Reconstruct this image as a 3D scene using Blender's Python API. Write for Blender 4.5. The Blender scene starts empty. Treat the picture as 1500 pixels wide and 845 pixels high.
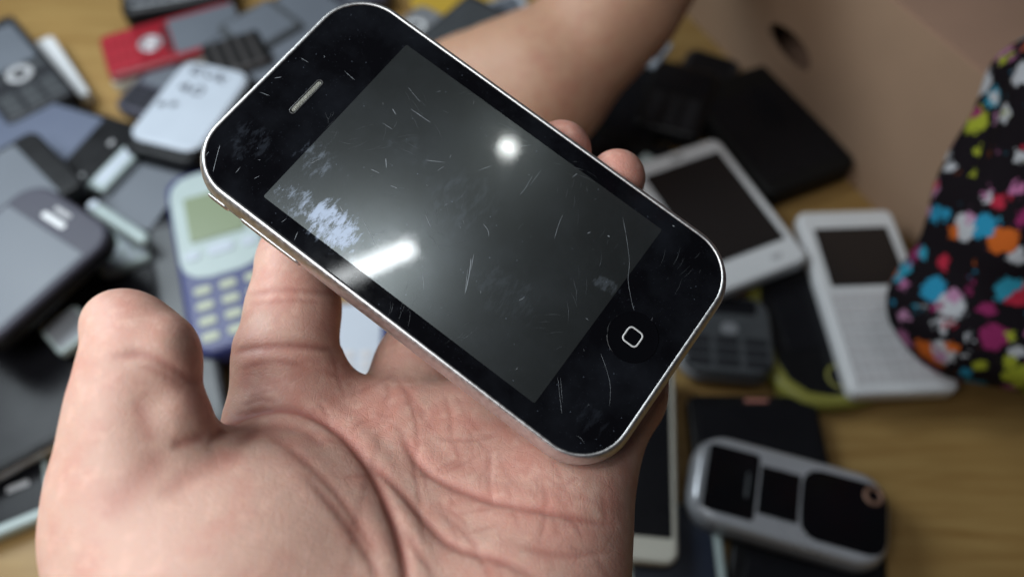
import bpy, bmesh, math, random
import numpy as np
from mathutils import Vector, Matrix

random.seed(7)
scene = bpy.context.scene
COL = scene.collection
MM = 0.001

# ------------------------------------------------------------------ camera
FPX, CX, CY = 1083.0, 750.0, 422.5          # focal length and centre in photo pixels
TILT = math.radians(32)
CAM_H = 0.36
ct, st = math.cos(TILT), math.sin(TILT)
camd = bpy.data.cameras.new('camera')
cam = bpy.data.objects.new('camera', camd)
COL.objects.link(cam)
cam.location = (0, 0, CAM_H)
cam.rotation_euler = (TILT, 0, 0)
camd.sensor_width = 36.0
camd.lens = 36.0 * FPX / 1500.0
camd.clip_start = 0.005
camd.clip_end = 50
camd.dof.use_dof = True
camd.dof.focus_distance = 0.163
camd.dof.aperture_fstop = 6.8
scene.camera = cam

# ------------------------------------------------------------------ light
world = bpy.data.worlds.new('World')
scene.world = world
world.use_nodes = True
bg = world.node_tree.nodes['Background']
bg.inputs[0].default_value = (0.80, 0.86, 1.0, 1)
bg.inputs[1].default_value = 0.02


def area(name, loc, target, sx, sy, power, col, shape='RECTANGLE', xdir=None):
    l = bpy.data.lights.new(name, 'AREA')
    l.shape = shape
    l.size = sx
    l.size_y = sy
    l.energy = power
    l.color = col
    o = bpy.data.objects.new(name, l)
    COL.objects.link(o)
    z = (Vector(loc) - Vector(target)).normalized()
    x = Vector(xdir) if xdir else Vector((1, 0, 0))
    x = (x - z * x.dot(z)).normalized()
    y = z.cross(x)
    m = Matrix((x, y, z)).transposed().to_4x4()
    m.translation = Vector(loc)
    o.matrix_world = m
    return o


# fluorescent tube and round bulb on the ceiling (both mirrored in the glass), two soft fill lights added over the left of the table
area('ceiling_tube_light', (-0.19, 0.02, 2.2), (-0.19, 0.02, 0), 0.56, 0.042, 3.2, (0.93, 0.98, 1.0), xdir=(0.22, 0.11, 0))
area('ceiling_bulb_light', (0.32, 0.45, 2.2), (0.0, 0.1, 0.2), 0.044, 0.044, 0.25, (0.95, 1.0, 0.97), 'DISK')
area('left_fill_light', (-0.45, 0.36, 0.50), (-0.28, 0.28, 0.0), 0.30, 0.30, 3.4, (0.84, 0.94, 1.0))  # added fill that brightens the left and back of the table
area('hand_fill_light', (-0.23, -0.03, 0.52), (-0.06, 0.05, 0.20), 0.24, 0.24, 1.5, (0.96, 0.98, 1.0))  # added fill close above, lights the palm from the front

scene.view_settings.view_transform = 'Standard'
scene.view_settings.look = 'None'
scene.view_settings.gamma = 1
scene.view_settings.exposure = 0.0
scene.cycles.max_bounces = 8
scene.cycles.sample_clamp_indirect = 4
scene.cycles.caustics_reflective = False
scene.cycles.caustics_refractive = False
scene.cycles.use_denoising = True

# ------------------------------------------------------------------ geometry helpers
RCW = np.array([[1, 0, 0], [0, -ct, st], [0, -st, -ct]])      # camera axes (x right, y down, z forward) -> world


def cam_mm(px, py, d):
    """point of the place, in mm in the camera's axes, at depth d mm"""
    return np.array([(px - CX) / FPX * d, (py - CY) / FPX * d, d])


def to_world(p):
    p = np.asarray(p, float) * MM
    w = p @ RCW.T
    w[..., 2] += CAM_H
    return w


def on_plane(px, py, z):
    """where the line of sight meets the level z (metres)"""
    d = RCW @ np.array([(px - CX) / FPX, (py - CY) / FPX, 1.0])
    s = (z - CAM_H) / d[2]
    return Vector((d[0] * s, d[1] * s, z))


def link_mesh(name, verts, faces, mat, parent=None, smooth=True):
    me = bpy.data.meshes.new(name)
    me.from_pydata([tuple(v) for v in verts], [], faces)
    me.update()
    if smooth:
        me.polygons.foreach_set('use_smooth', [True] * len(me.polygons))
    if mat:
        me.materials.append(mat)
    o = bpy.data.objects.new(name, me)
    COL.objects.link(o)
    if parent:
        o.parent = parent
    return o


def empty(name, label, cat, group=None):
    o = bpy.data.objects.new(name, None)
    o.empty_display_size = 0.01
    COL.objects.link(o)
    o['label'] = label
    o['category'] = cat
    if group:
        o['group'] = group
    return o


def tag(o, label, cat, group=None):
    o['label'] = label
    o['category'] = cat
    if group:
        o['group'] = group
    return o


def rrect(w, l, r, n=8):
    """rounded rectangle outline, centred, counter-clockwise"""
    r = max(min(r, w / 2 - 1e-4, l / 2 - 1e-4), 0.02)
    pts = []
    for cx, cy, a0 in ((w / 2 - r, l / 2 - r, 0), (-w / 2 + r, l / 2 - r, 90), (-w / 2 + r, -l / 2 + r, 180), (w / 2 - r, -l / 2 + r, 270)):
        for k in range(n + 1):
            a = math.radians(a0 + 90 * k / n)
            pts.append((cx + r * math.cos(a), cy + r * math.sin(a)))
    return pts


def loft(w, l, r, prof, n=8, close_top=True, close_bottom=True):
    """stack of rounded rectangles: prof = [(inset, z), ...] from bottom to top; mm in, metres out"""
    V, F = [], []
    m = 4 * (n + 1)
    for ins, z in prof:
        for x, y in rrect(w - 2 * ins, l - 2 * ins, r - ins, n):
            V.append((x * MM, y * MM, z * MM))
    for k in range(len(prof) - 1):
        for i in range(m):
            j = (i + 1) % m
            F.append((k * m + i, k * m + j, (k + 1) * m + j, (k + 1) * m + i))
    if close_bottom:
        F.append(tuple(range(m - 1, -1, -1)))
    if close_top:
        F.append(tuple((len(prof) - 1) * m + i for i in range(m)))
    return V, F


def bevel_profile(th, b, z0=0.0, k=4):
    p = []
    for i in range(k + 1):
        a = math.radians(90 * i / k)
        p.append((b * (1 - math.sin(a)), z0 + b * (1 - math.cos(a))))
    for i in range(k + 1):
        a = math.radians(90 * i / k)
        p.append((b * (1 - math.cos(a)), z0 + th - b + b * math.sin(a)))
    return p


def slab(name, w, l, th, r, b, mat, parent=None, n=6, k=3, at=None, flat_shade=False):
    V, F = loft(w, l, r, bevel_profile(th, b, 0, k), n)
    o = link_mesh(name, V, F, mat, parent)
    me = o.data
    for p in me.polygons:
        if len(p.vertices) > 4:
            p.use_smooth = False
    if at:
        o.location = (at[0] * MM, at[1] * MM, at[2] * MM)
    return o


# ------------------------------------------------------------------ materials
MATS = {}


def pbsdf(name, col, rough=0.5, metal=0.0, coat=0.0, coat_rough=0.03, spec=0.5, bump=0.0, bump_scale=400, var=0.0, var_scale=60, sss=0.0):
    if name in MATS:
        return MATS[name]
    m = bpy.data.materials.new(name)
    m.use_nodes = True
    nt = m.node_tree
    b = nt.nodes['Principled BSDF']
    b.inputs['Base Color'].default_value = (*col, 1)
    b.inputs['Roughness'].default_value = rough
    b.inputs['Metallic'].default_value = metal
    b.inputs['Coat Weight'].default_value = coat
    b.inputs['Coat Roughness'].default_value = coat_rough
    b.inputs['Specular IOR Level'].default_value = spec
    if sss:
        b.inputs['Subsurface Weight'].default_value = sss
        b.inputs['Subsurface Radius'].default_value = (0.004, 0.0016, 0.0009)
    tc = None
    if var or bump:
        tc = nt.nodes.new('ShaderNodeTexCoord')
    if var:
        nz = nt.nodes.new('ShaderNodeTexNoise')
        nz.inputs['Scale'].default_value = var_scale
        nz.inputs['Detail'].default_value = 6
        nt.links.new(tc.outputs['Object'], nz.inputs['Vector'])
        mx = nt.nodes.new('ShaderNodeMix')
        mx.data_type = 'RGBA'
        mx.inputs[6].default_value = tuple(c * (1 - var) for c in col) + (1,)
        mx.inputs[7].default_value = tuple(min(1, c * (1 + var)) for c in col) + (1,)
        nt.links.new(nz.outputs['Fac'], mx.inputs[0])
        nt.links.new(mx.outputs[2], b.inputs['Base Color'])
        mr = nt.nodes.new('ShaderNodeMapRange')
        mr.inputs[3].default_value = max(0.02, rough - 0.12)
        mr.inputs[4].default_value = min(1, rough + 0.12)
        nt.links.new(nz.outputs['Fac'], mr.inputs[0])
        nt.links.new(mr.outputs[0], b.inputs['Roughness'])
    if bump:
        nb = nt.nodes.new('ShaderNodeTexNoise')
        nb.inputs['Scale'].default_value = bump_scale
        nb.inputs['Detail'].default_value = 4
        nt.links.new(tc.outputs['Object'], nb.inputs['Vector'])
        bp = nt.nodes.new('ShaderNodeBump')
        bp.inputs['Strength'].default_value = bump
        bp.inputs['Distance'].default_value = 0.0005
        nt.links.new(nb.outputs['Fac'], bp.inputs['Height'])
        nt.links.new(bp.outputs[0], b.inputs['Normal'])
    MATS[name] = m
    return m


def srgb(r, g, b):
    def f(c):
        c /= 255
        return c / 12.92 if c < 0.04045 else ((c + 0.055) / 1.055) ** 2.4
    return (f(r), f(g), f(b))


BLACK = pbsdf('black_plastic', (0.007, 0.007, 0.008), 0.38, spec=0.25, var=0.3, var_scale=90)
BLACKM = pbsdf('matt_black_plastic', (0.007, 0.007, 0.007), 0.6, spec=0.2, bump=0.2, bump_scale=900)
CHAR = pbsdf('charcoal_plastic', (0.022, 0.023, 0.027), 0.42, spec=0.3, var=0.2)
GREYD = pbsdf('dark_grey_plastic', (0.06, 0.065, 0.07), 0.42, var=0.2)
GREYP = pbsdf('violet_grey_plastic', (0.055, 0.054, 0.075), 0.45, spec=0.3, var=0.15)
BROWNK = pbsdf('brown_black_plastic', (0.045, 0.040, 0.040), 0.5, var=0.2)
SILVER = pbsdf('silver_paint', (0.52, 0.53, 0.56), 0.30, metal=0.45, var=0.08)
SILVERD = pbsdf('dull_silver_paint', (0.30, 0.31, 0.33), 0.45, metal=0.4, var=0.12)
WHITE = pbsdf('white_plastic', (0.70, 0.71, 0.72), 0.35, var=0.06)
WHITEB = pbsdf('cool_white_plastic', (0.50, 0.55, 0.62), 0.4, var=0.05)
TEALW = pbsdf('greenish_white_plastic', (0.42, 0.50, 0.49), 0.4, var=0.08)
CREAM = pbsdf('cream_plastic', (0.58, 0.56, 0.48), 0.4, var=0.06)
KEYW = pbsdf('pale_key_plastic', (0.57, 0.56, 0.57), 0.45)
RED = pbsdf('red_plastic', (0.27, 0.012, 0.022), 0.36, coat=0.1, var=0.12)
REDK = pbsdf('red_key_plastic', (0.40, 0.03, 0.045), 0.35)
BLUE = pbsdf('blue_plastic', (0.035, 0.043, 0.15), 0.38, var=0.15)
NAVY = pbsdf('navy_plastic', (0.012, 0.018, 0.035), 0.35, var=0.2)
LCDG = pbsdf('green_display', (0.25, 0.30, 0.19), 0.25, coat=0.3, coat_rough=0.1)
KEYY = pbsdf('greenish_yellow_key', (0.42, 0.45, 0.33), 0.45)
YGREEN = pbsdf('yellow_green_plastic', (0.24, 0.23, 0.045), 0.4, var=0.15)
YELLOW = pbsdf('yellow_plastic', (0.55, 0.36, 0.05), 0.4, var=0.1)
SCRN = pbsdf('dark_screen', (0.010, 0.010, 0.012), 0.28, coat=0.0, spec=0.13, var=0.2, var_scale=30)
GLOSSB = pbsdf('glossy_black_panel', (0.004, 0.004, 0.005), 0.12, spec=0.5)
SCRG = pbsdf('grey_screen', (0.125, 0.14, 0.165), 0.5, coat=0.12, coat_rough=0.3, var=0.12, var_scale=20)
SCRB = pbsdf('blue_grey_screen', (0.11, 0.13, 0.19), 0.4, coat=0.2, coat_rough=0.2, var=0.15, var_scale=14)
SCRBR = pbsdf('brown_screen', (0.022, 0.018, 0.017), 0.25, spec=0.35)
INK = pbsdf('pen_ink', (0.05, 0.05, 0.07), 0.6)
MARK = pbsdf('pale_print', (0.45, 0.45, 0.46), 0.5)
MARKR = pbsdf('reddish_print', (0.45, 0.18, 0.14), 0.5)
GOLD = pbsdf('copper_ring', (0.30, 0.17, 0.12), 0.35, metal=0.5)


def wood_mat():
    m = bpy.data.materials.new('table_wood')
    m.use_nodes = True
    nt = m.node_tree
    N, L = nt.nodes, nt.links
    b = N['Principled BSDF']
    b.inputs['Roughness'].default_value = 0.42
    tc = N.new('ShaderNodeTexCoord')
    mp = N.new('ShaderNodeMapping')
    mp.inputs['Scale'].default_value = (3, 40, 3)
    mp.inputs['Rotation'].default_value = (0, 0, math.radians(-12))
    L.new(tc.outputs['Object'], mp.inputs[0])
    n1 = N.new('ShaderNodeTexNoise')
    n1.inputs['Scale'].default_value = 4
    n1.inputs['Detail'].default_value = 9
    n1.inputs['Roughness'].default_value = 0.62
    n1.inputs['Distortion'].default_value = 0.6
    L.new(mp.outputs[0], n1.inputs['Vector'])
    n2 = N.new('ShaderNodeTexNoise')
    n2.inputs['Scale'].default_value = 9
    n2.inputs['Detail'].default_value = 5
    L.new(tc.outputs['Object'], n2.inputs['Vector'])
    cr = N.new('ShaderNodeValToRGB')
    cr.color_ramp.elements[0].position = 0.3
    cr.color_ramp.elements[0].color = (0.28, 0.156, 0.046, 1)
    cr.color_ramp.elements[1].position = 0.72
    cr.color_ramp.elements[1].color = (0.42, 0.275, 0.100, 1)
    L.new(n1.outputs['Fac'], cr.inputs[0])
    mx = N.new('ShaderNodeMix')
    mx.data_type = 'RGBA'
    mx.blend_type = 'MULTIPLY'
    mx.inputs[0].default_value = 0.5
    cr2 = N.new('ShaderNodeValToRGB')
    cr2.color_ramp.elements[0].position = 0.35
    cr2.color_ramp.elements[0].color = (0.72, 0.70, 0.66, 1)
    cr2.color_ramp.elements[1].position = 0.6
    cr2.color_ramp.elements[1].color = (1, 1, 1, 1)
    L.new(n2.outputs['Fac'], cr2.inputs[0])
    L.new(cr.outputs[0], mx.inputs[6])
    L.new(cr2.outputs[0], mx.inputs[7])
    # a few dark knocks and specks
    vo = N.new('ShaderNodeTexVoronoi')
    vo.inputs['Scale'].default_value = 16
    L.new(tc.outputs['Object'], vo.inputs['Vector'])
    sp = N.new('ShaderNodeMapRange')
    sp.inputs[1].default_value = 0.035
    sp.inputs[2].default_value = 0.075
    sp.inputs[3].default_value = 0.45
    sp.inputs[4].default_value = 1.0
    L.new(vo.outputs['Distance'], sp.inputs[0])
    mx2 = N.new('ShaderNodeMix')
    mx2.data_type = 'RGBA'
    mx2.blend_type = 'MULTIPLY'
    mx2.inputs[0].default_value = 1
    L.new(mx.outputs[2], mx2.inputs[6])
    L.new(sp.outputs[0], mx2.inputs[7])
    L.new(mx2.outputs[2], b.inputs['Base Color'])
    bp = N.new('ShaderNodeBump')
    bp.inputs['Strength'].default_value = 0.15
    bp.inputs['Distance'].default_value = 0.001
    L.new(n1.outputs['Fac'], bp.inputs['Height'])
    L.new(bp.outputs[0], b.inputs['Normal'])
    return m


# ------------------------------------------------------------------ the table
V = [(-1.4, -0.7, 0), (1.4, -0.7, 0), (1.4, 1.6, 0), (-1.4, 1.6, 0)]
V += [(x, y, -0.03) for x, y, z in V]
table = link_mesh('table_top', V, [(0, 1, 2, 3), (7, 6, 5, 4), (0, 4, 5, 1), (1, 5, 6, 2), (2, 6, 7, 3), (3, 7, 4, 0)], wood_mat(), smooth=False)
table['kind'] = 'structure'


# ------------------------------------------------------------------ rounded bodies (hand, arm, sleeve)
def round_cone(P, a, b, r1, r2):
    ba = b - a
    l2 = ba @ ba
    rr = r1 - r2
    a2 = l2 - rr * rr
    il2 = 1.0 / l2
    pa = P - a
    y = pa @ ba
    z = y - l2
    t = pa * l2 - y[..., None] * ba
    x2 = np.einsum('...i,...i', t, t)
    y2 = y * y * l2
    z2 = z * z * l2
    k = np.sign(rr) * rr * rr * x2
    d = (np.sqrt(np.maximum(x2 * a2 * il2, 0)) + y * rr) * il2 - r1
    c1 = np.sign(z) * a2 * z2 > k
    c2 = np.sign(y) * a2 * y2 < k
    d = np.where(c2, np.sqrt(x2 + y2) * il2 - r1, d)
    d = np.where(c1, np.sqrt(x2 + z2) * il2 - r2, d)
    return d


def ellipsoid(P, c, axes, rad):
    q = (P - c) @ np.asarray(axes).T
    k0 = np.sqrt(((q / rad) ** 2).sum(-1))
    k1 = np.sqrt(((q / (np.asarray(rad) ** 2)) ** 2).sum(-1)) + 1e-9
    return k0 * (k0 - 1) / k1


def smin(a, b, k):
    h = np.maximum(k - np.abs(a - b), 0) / k
    return np.minimum(a, b) - h * h * k * 0.25


class Field:
    def __init__(self, lo, hi, step):
        self.lo = np.array(lo, float)
        self.step = step
        self.n = np.ceil((np.array(hi) - self.lo) / step).astype(int) + 1
        self.ax = [self.lo[i] + step * np.arange(self.n[i]) for i in range(3)]

    def new(self):
        return np.full(tuple(self.n), 50.0, np.float32)

    def add(self, D, fn, bb_lo, bb_hi, k):
        m = k + 4
        i0 = np.clip(((np.array(bb_lo) - m - self.lo) / self.step).astype(int), 0, self.n)
        i1 = np.clip(((np.array(bb_hi) + m - self.lo) / self.step).astype(int) + 2, 0, self.n)
        if (i1 <= i0).any():
            return
        s = tuple(slice(a, b) for a, b in zip(i0, i1))
        P = np.stack(np.meshgrid(self.ax[0][s[0]], self.ax[1][s[1]], self.ax[2][s[2]], indexing='ij'), -1)
        d = fn(P)
        D[s] = smin(D[s], d, k) if k > 0 else np.minimum(D[s], d)

    def cone(self, D, a, b, r1, r2, k):
        a, b = np.array(a, float), np.array(b, float)
        lo = np.minimum(a - r1, b - r2)
        hi = np.maximum(a + r1, b + r2)
        self.add(D, lambda P: round_cone(P, a, b, r1, r2), lo, hi, k)

    def chain(self, D, pts, k):
        """pts: (point, radius)"""
        for (a, ra), (b, rb) in zip(pts[:-1], pts[1:]):
            self.cone(D, a, b, ra, rb, k)

    def ell(self, D, c, axes, rad, k):
        R = max(rad)
        self.add(D, lambda P: ellipsoid(P, np.array(c), axes, np.array(rad)), np.array(c) - R, np.array(c) + R, k)

    def surface(self, D):
        """surface nets: vertices (mm) and quads"""
        S = D < 0
        n = self.n
        idx = [np.s_[:-1], np.s_[1:]]
        cnt = np.zeros(tuple(n - 1), np.int8)
        for i in (0, 1):
            for j in (0, 1):
                for k in (0, 1):
                    cnt += S[idx[i], idx[j], idx[k]]
        act = (cnt > 0) & (cnt < 8)
        ids = np.full(act.shape, -1, np.int64)
        cells = np.argwhere(act)
        ids[act] = np.arange(len(cells))
        acc = np.zeros((len(cells), 3))
        num = np.zeros(len(cells))
        corners = [(i, j, k) for i in (0, 1) for j in (0, 1) for k in (0, 1)]
        for a in range(8):
            for b in range(a + 1, 8):
                ca, cb = np.array(corners[a]), np.array(corners[b])
                if np.abs(ca - cb).sum() != 1:
                    continue
                da = D[tuple((cells + ca).T)]
                db = D[tuple((cells + cb).T)]
                cr = (da < 0) != (db < 0)
                t = np.where(cr, da / np.where(cr, da - db, 1), 0)
                p = ca + (cb - ca) * t[:, None]
                acc += p * cr[:, None]
                num += cr
        V = self.lo + (cells + acc / num[:, None]) * self.step
        F = []
        for ax in range(3):
            o1, o2 = [(1, 2), (2, 0), (0, 1)][ax]
            sl0 = [slice(None)] * 3
            sl1 = [slice(None)] * 3
            sl0[ax] = slice(0, -1)
            sl1[ax] = slice(1, None)
            A, B = S[tuple(sl0)], S[tuple(sl1)]
            e = np.argwhere(A != B)
            e = e[(e[:, o1] > 0) & (e[:, o2] > 0) & (e[:, o1] < n[o1] - 1) & (e[:, o2] < n[o2] - 1)]
            inside = A[tuple(e.T)]
            u = np.zeros(3, int)
            v = np.zeros(3, int)
            u[o1] = 1
            v[o2] = 1
            q = np.stack([ids[tuple((e - u - v).T)], ids[tuple((e - v).T)], ids[tuple(e.T)], ids[tuple((e - u).T)]], 1)
            q[~inside] = q[~inside][:, ::-1]
            F.append(q)
        return V, np.concatenate(F)


def vertex_normals(V, F):
    n = np.cross(V[F[:, 2]] - V[F[:, 0]], V[F[:, 3]] - V[F[:, 1]])
    N = np.zeros_like(V)
    for c in range(4):
        np.add.at(N, F[:, c], n)
    return N / (np.linalg.norm(N, axis=1, keepdims=True) + 1e-12)


def relax(V, F, it=2, f=0.5):
    for _ in range(it):
        S = np.zeros_like(V)
        c = np.zeros(len(V))
        for a, b in ((0, 1), (1, 2), (2, 3), (3, 0)):
            np.add.at(S, F[:, a], V[F[:, b]])
            np.add.at(c, F[:, a], 1)
            np.add.at(S, F[:, b], V[F[:, a]])
            np.add.at(c, F[:, b], 1)
        V = V + f * (S / c[:, None] - V)
    return V


def np_mesh(name, V, F, mat, parent=None, attrs=None):
    me = bpy.data.meshes.new(name)
    me.vertices.add(len(V))
    me.vertices.foreach_set('co', np.ascontiguousarray(V, np.float32).ravel())
    me.loops.add(F.size)
    me.loops.foreach_set('vertex_index', F.astype(np.int32).ravel())
    me.polygons.add(len(F))
    me.polygons.foreach_set('loop_start', (np.arange(len(F)) * 4).astype(np.int32))
    me.polygons.foreach_set('loop_total', np.full(len(F), 4, np.int32))
    me.update(calc_edges=True)
    me.validate()
    me.polygons.foreach_set('use_smooth', [True] * len(me.polygons))
    for k, a in (attrs or {}).items():
        at = me.attributes.new(k, 'FLOAT', 'POINT')
        at.data.foreach_set('value', np.ascontiguousarray(a, np.float32))
    me.materials.append(mat)
    o = bpy.data.objects.new(name, me)
    COL.objects.link(o)
    if parent:
        o.parent = parent
    return o


def skin_mat(name, base, red, sss=0.35):
    m = bpy.data.materials.new(name)
    m.use_nodes = True
    nt = m.node_tree
    N, L = nt.nodes, nt.links
    b = N['Principled BSDF']
    b.inputs['Roughness'].default_value = 0.5
    b.inputs['Specular IOR Level'].default_value = 0.4
    b.inputs['Subsurface Weight'].default_value = sss
    b.inputs['Subsurface Radius'].default_value = (0.0040, 0.0016, 0.0009)
    b.inputs['Subsurface Scale'].default_value = 1.0
    tc = N.new('ShaderNodeTexCoord')
    n1 = N.new('ShaderNodeTexNoise')
    n1.inputs['Scale'].default_value = 130
    n1.inputs['Detail'].default_value = 5
    L.new(tc.outputs['Object'], n1.inputs['Vector'])
    at = N.new('ShaderNodeAttribute')
    at.attribute_name = 'redness'
    # blotchy blood colour
    ad = N.new('ShaderNodeMath')
    ad.operation = 'MULTIPLY_ADD'
    L.new(n1.outputs['Fac'], ad.inputs[0])
    ad.inputs[1].default_value = 2.4
    ad.inputs[2].default_value = -0.98
    ad2 = N.new('ShaderNodeMath')
    ad2.operation = 'ADD'
    ad2.use_clamp = True
    L.new(ad.outputs[0], ad2.inputs[0])
    L.new(at.outputs['Fac'], ad2.inputs[1])
    mx = N.new('ShaderNodeMix')
    mx.data_type = 'RGBA'
    mx.inputs[6].default_value = (*base, 1)
    mx.inputs[7].default_value = (*red, 1)
    L.new(ad2.outputs[0], mx.inputs[0])
    # pale flecks of the palm
    n2 = N.new('ShaderNodeTexNoise')
    n2.inputs['Scale'].default_value = 330
    n2.inputs['Detail'].default_value = 3
    L.new(tc.outputs['Object'], n2.inputs['Vector'])
    cr = N.new('ShaderNodeMapRange')
    cr.inputs[1].default_value = 0.50
    cr.inputs[2].default_value = 0.78
    cr.inputs[3].default_value = 0.0
    cr.inputs[4].default_value = 0.55
    L.new(n2.outputs['Fac'], cr.inputs[0])
    mx2 = N.new('ShaderNodeMix')
    mx2.data_type = 'RGBA'
    mx2.inputs[7].default_value = tuple(min(1, c * 1.22 + 0.02) for c in base) + (1,)
    L.new(cr.outputs[0], mx2.inputs[0])
    L.new(mx.outputs[2], mx2.inputs[6])
    # fine red-brown lines of the creases
    at2 = N.new('ShaderNodeAttribute')
    at2.attribute_name = 'crease'
    mx3 = N.new('ShaderNodeMix')
    mx3.data_type = 'RGBA'
    mx3.inputs[7].default_value = tuple(c * k for c, k in zip(red, (0.70, 0.55, 0.55))) + (1,)
    L.new(at2.outputs['Fac'], mx3.inputs[0])
    L.new(mx2.outputs[2], mx3.inputs[6])
    L.new(mx3.outputs[2], b.inputs['Base Color'])
    # skin grain: fine cell pattern and tiny criss-cross lines
    vo = N.new('ShaderNodeTexVoronoi')
    vo.feature = 'DISTANCE_TO_EDGE'
    vo.inputs['Scale'].default_value = 900
    L.new(tc.outputs['Object'], vo.inputs['Vector'])
    vm = N.new('ShaderNodeMapRange')
    vm.inputs[1].default_value = 0.0
    vm.inputs[2].default_value = 0.12
    L.new(vo.outputs['Distance'], vm.inputs[0])
    wv = N.new('ShaderNodeTexNoise')
    wv.inputs['Scale'].default_value = 700
    wv.inputs['Detail'].default_value = 4
    L.new(tc.outputs['Object'], wv.inputs['Vector'])
    vo2 = N.new('ShaderNodeTexVoronoi')
    vo2.feature = 'DISTANCE_TO_EDGE'
    vo2.inputs['Scale'].default_value = 300
    L.new(tc.outputs['Object'], vo2.inputs['Vector'])
    vm2 = N.new('ShaderNodeMapRange')
    vm2.inputs[1].default_value = 0.0
    vm2.inputs[2].default_value = 0.06
    L.new(vo2.outputs['Distance'], vm2.inputs[0])
    sm0 = N.new('ShaderNodeMath')
    sm0.operation = 'ADD'
    L.new(vm.outputs[0], sm0.inputs[0])
    L.new(vm2.outputs[0], sm0.inputs[1])
    sm = N.new('ShaderNodeMath')
    sm.operation = 'ADD'
    L.new(sm0.outputs[0], sm.inputs[0])
    L.new(wv.outputs['Fac'], sm.inputs[1])
    bp = N.new('ShaderNodeBump')
    bp.inputs['Strength'].default_value = 0.17
    bp.inputs['Distance'].default_value = 0.00025
    L.new(sm.outputs[0], bp.inputs['Height'])
    L.new(bp.outputs[0], b.inputs['Normal'])
    return m


def C(px, py, d, r):
    return (cam_mm(px, py, d), r)


def seg_dist(p, a, b):
    ab = b - a
    t = np.clip(((p - a) @ ab) / (ab @ ab), 0, 1)
    return np.linalg.norm(p - (a + t[:, None] * ab), axis=1), t


def smooth_line(pts, n=6):
    pts = np.array(pts, float)
    out = []
    P = np.vstack([2 * pts[0] - pts[1], pts, 2 * pts[-1] - pts[-2]])
    for i in range(1, len(P) - 2):
        for k in range(n):
            t = k / n
            p0, p1, p2, p3 = P[i - 1:i + 3]
            out.append(0.5 * (2 * p1 + (p2 - p0) * t + (2 * p0 - 5 * p1 + 4 * p2 - p3) * t * t + (3 * p1 - p0 - 3 * p2 + p3) * t ** 3))
    out.append(pts[-1])
    return np.array(out)


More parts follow.
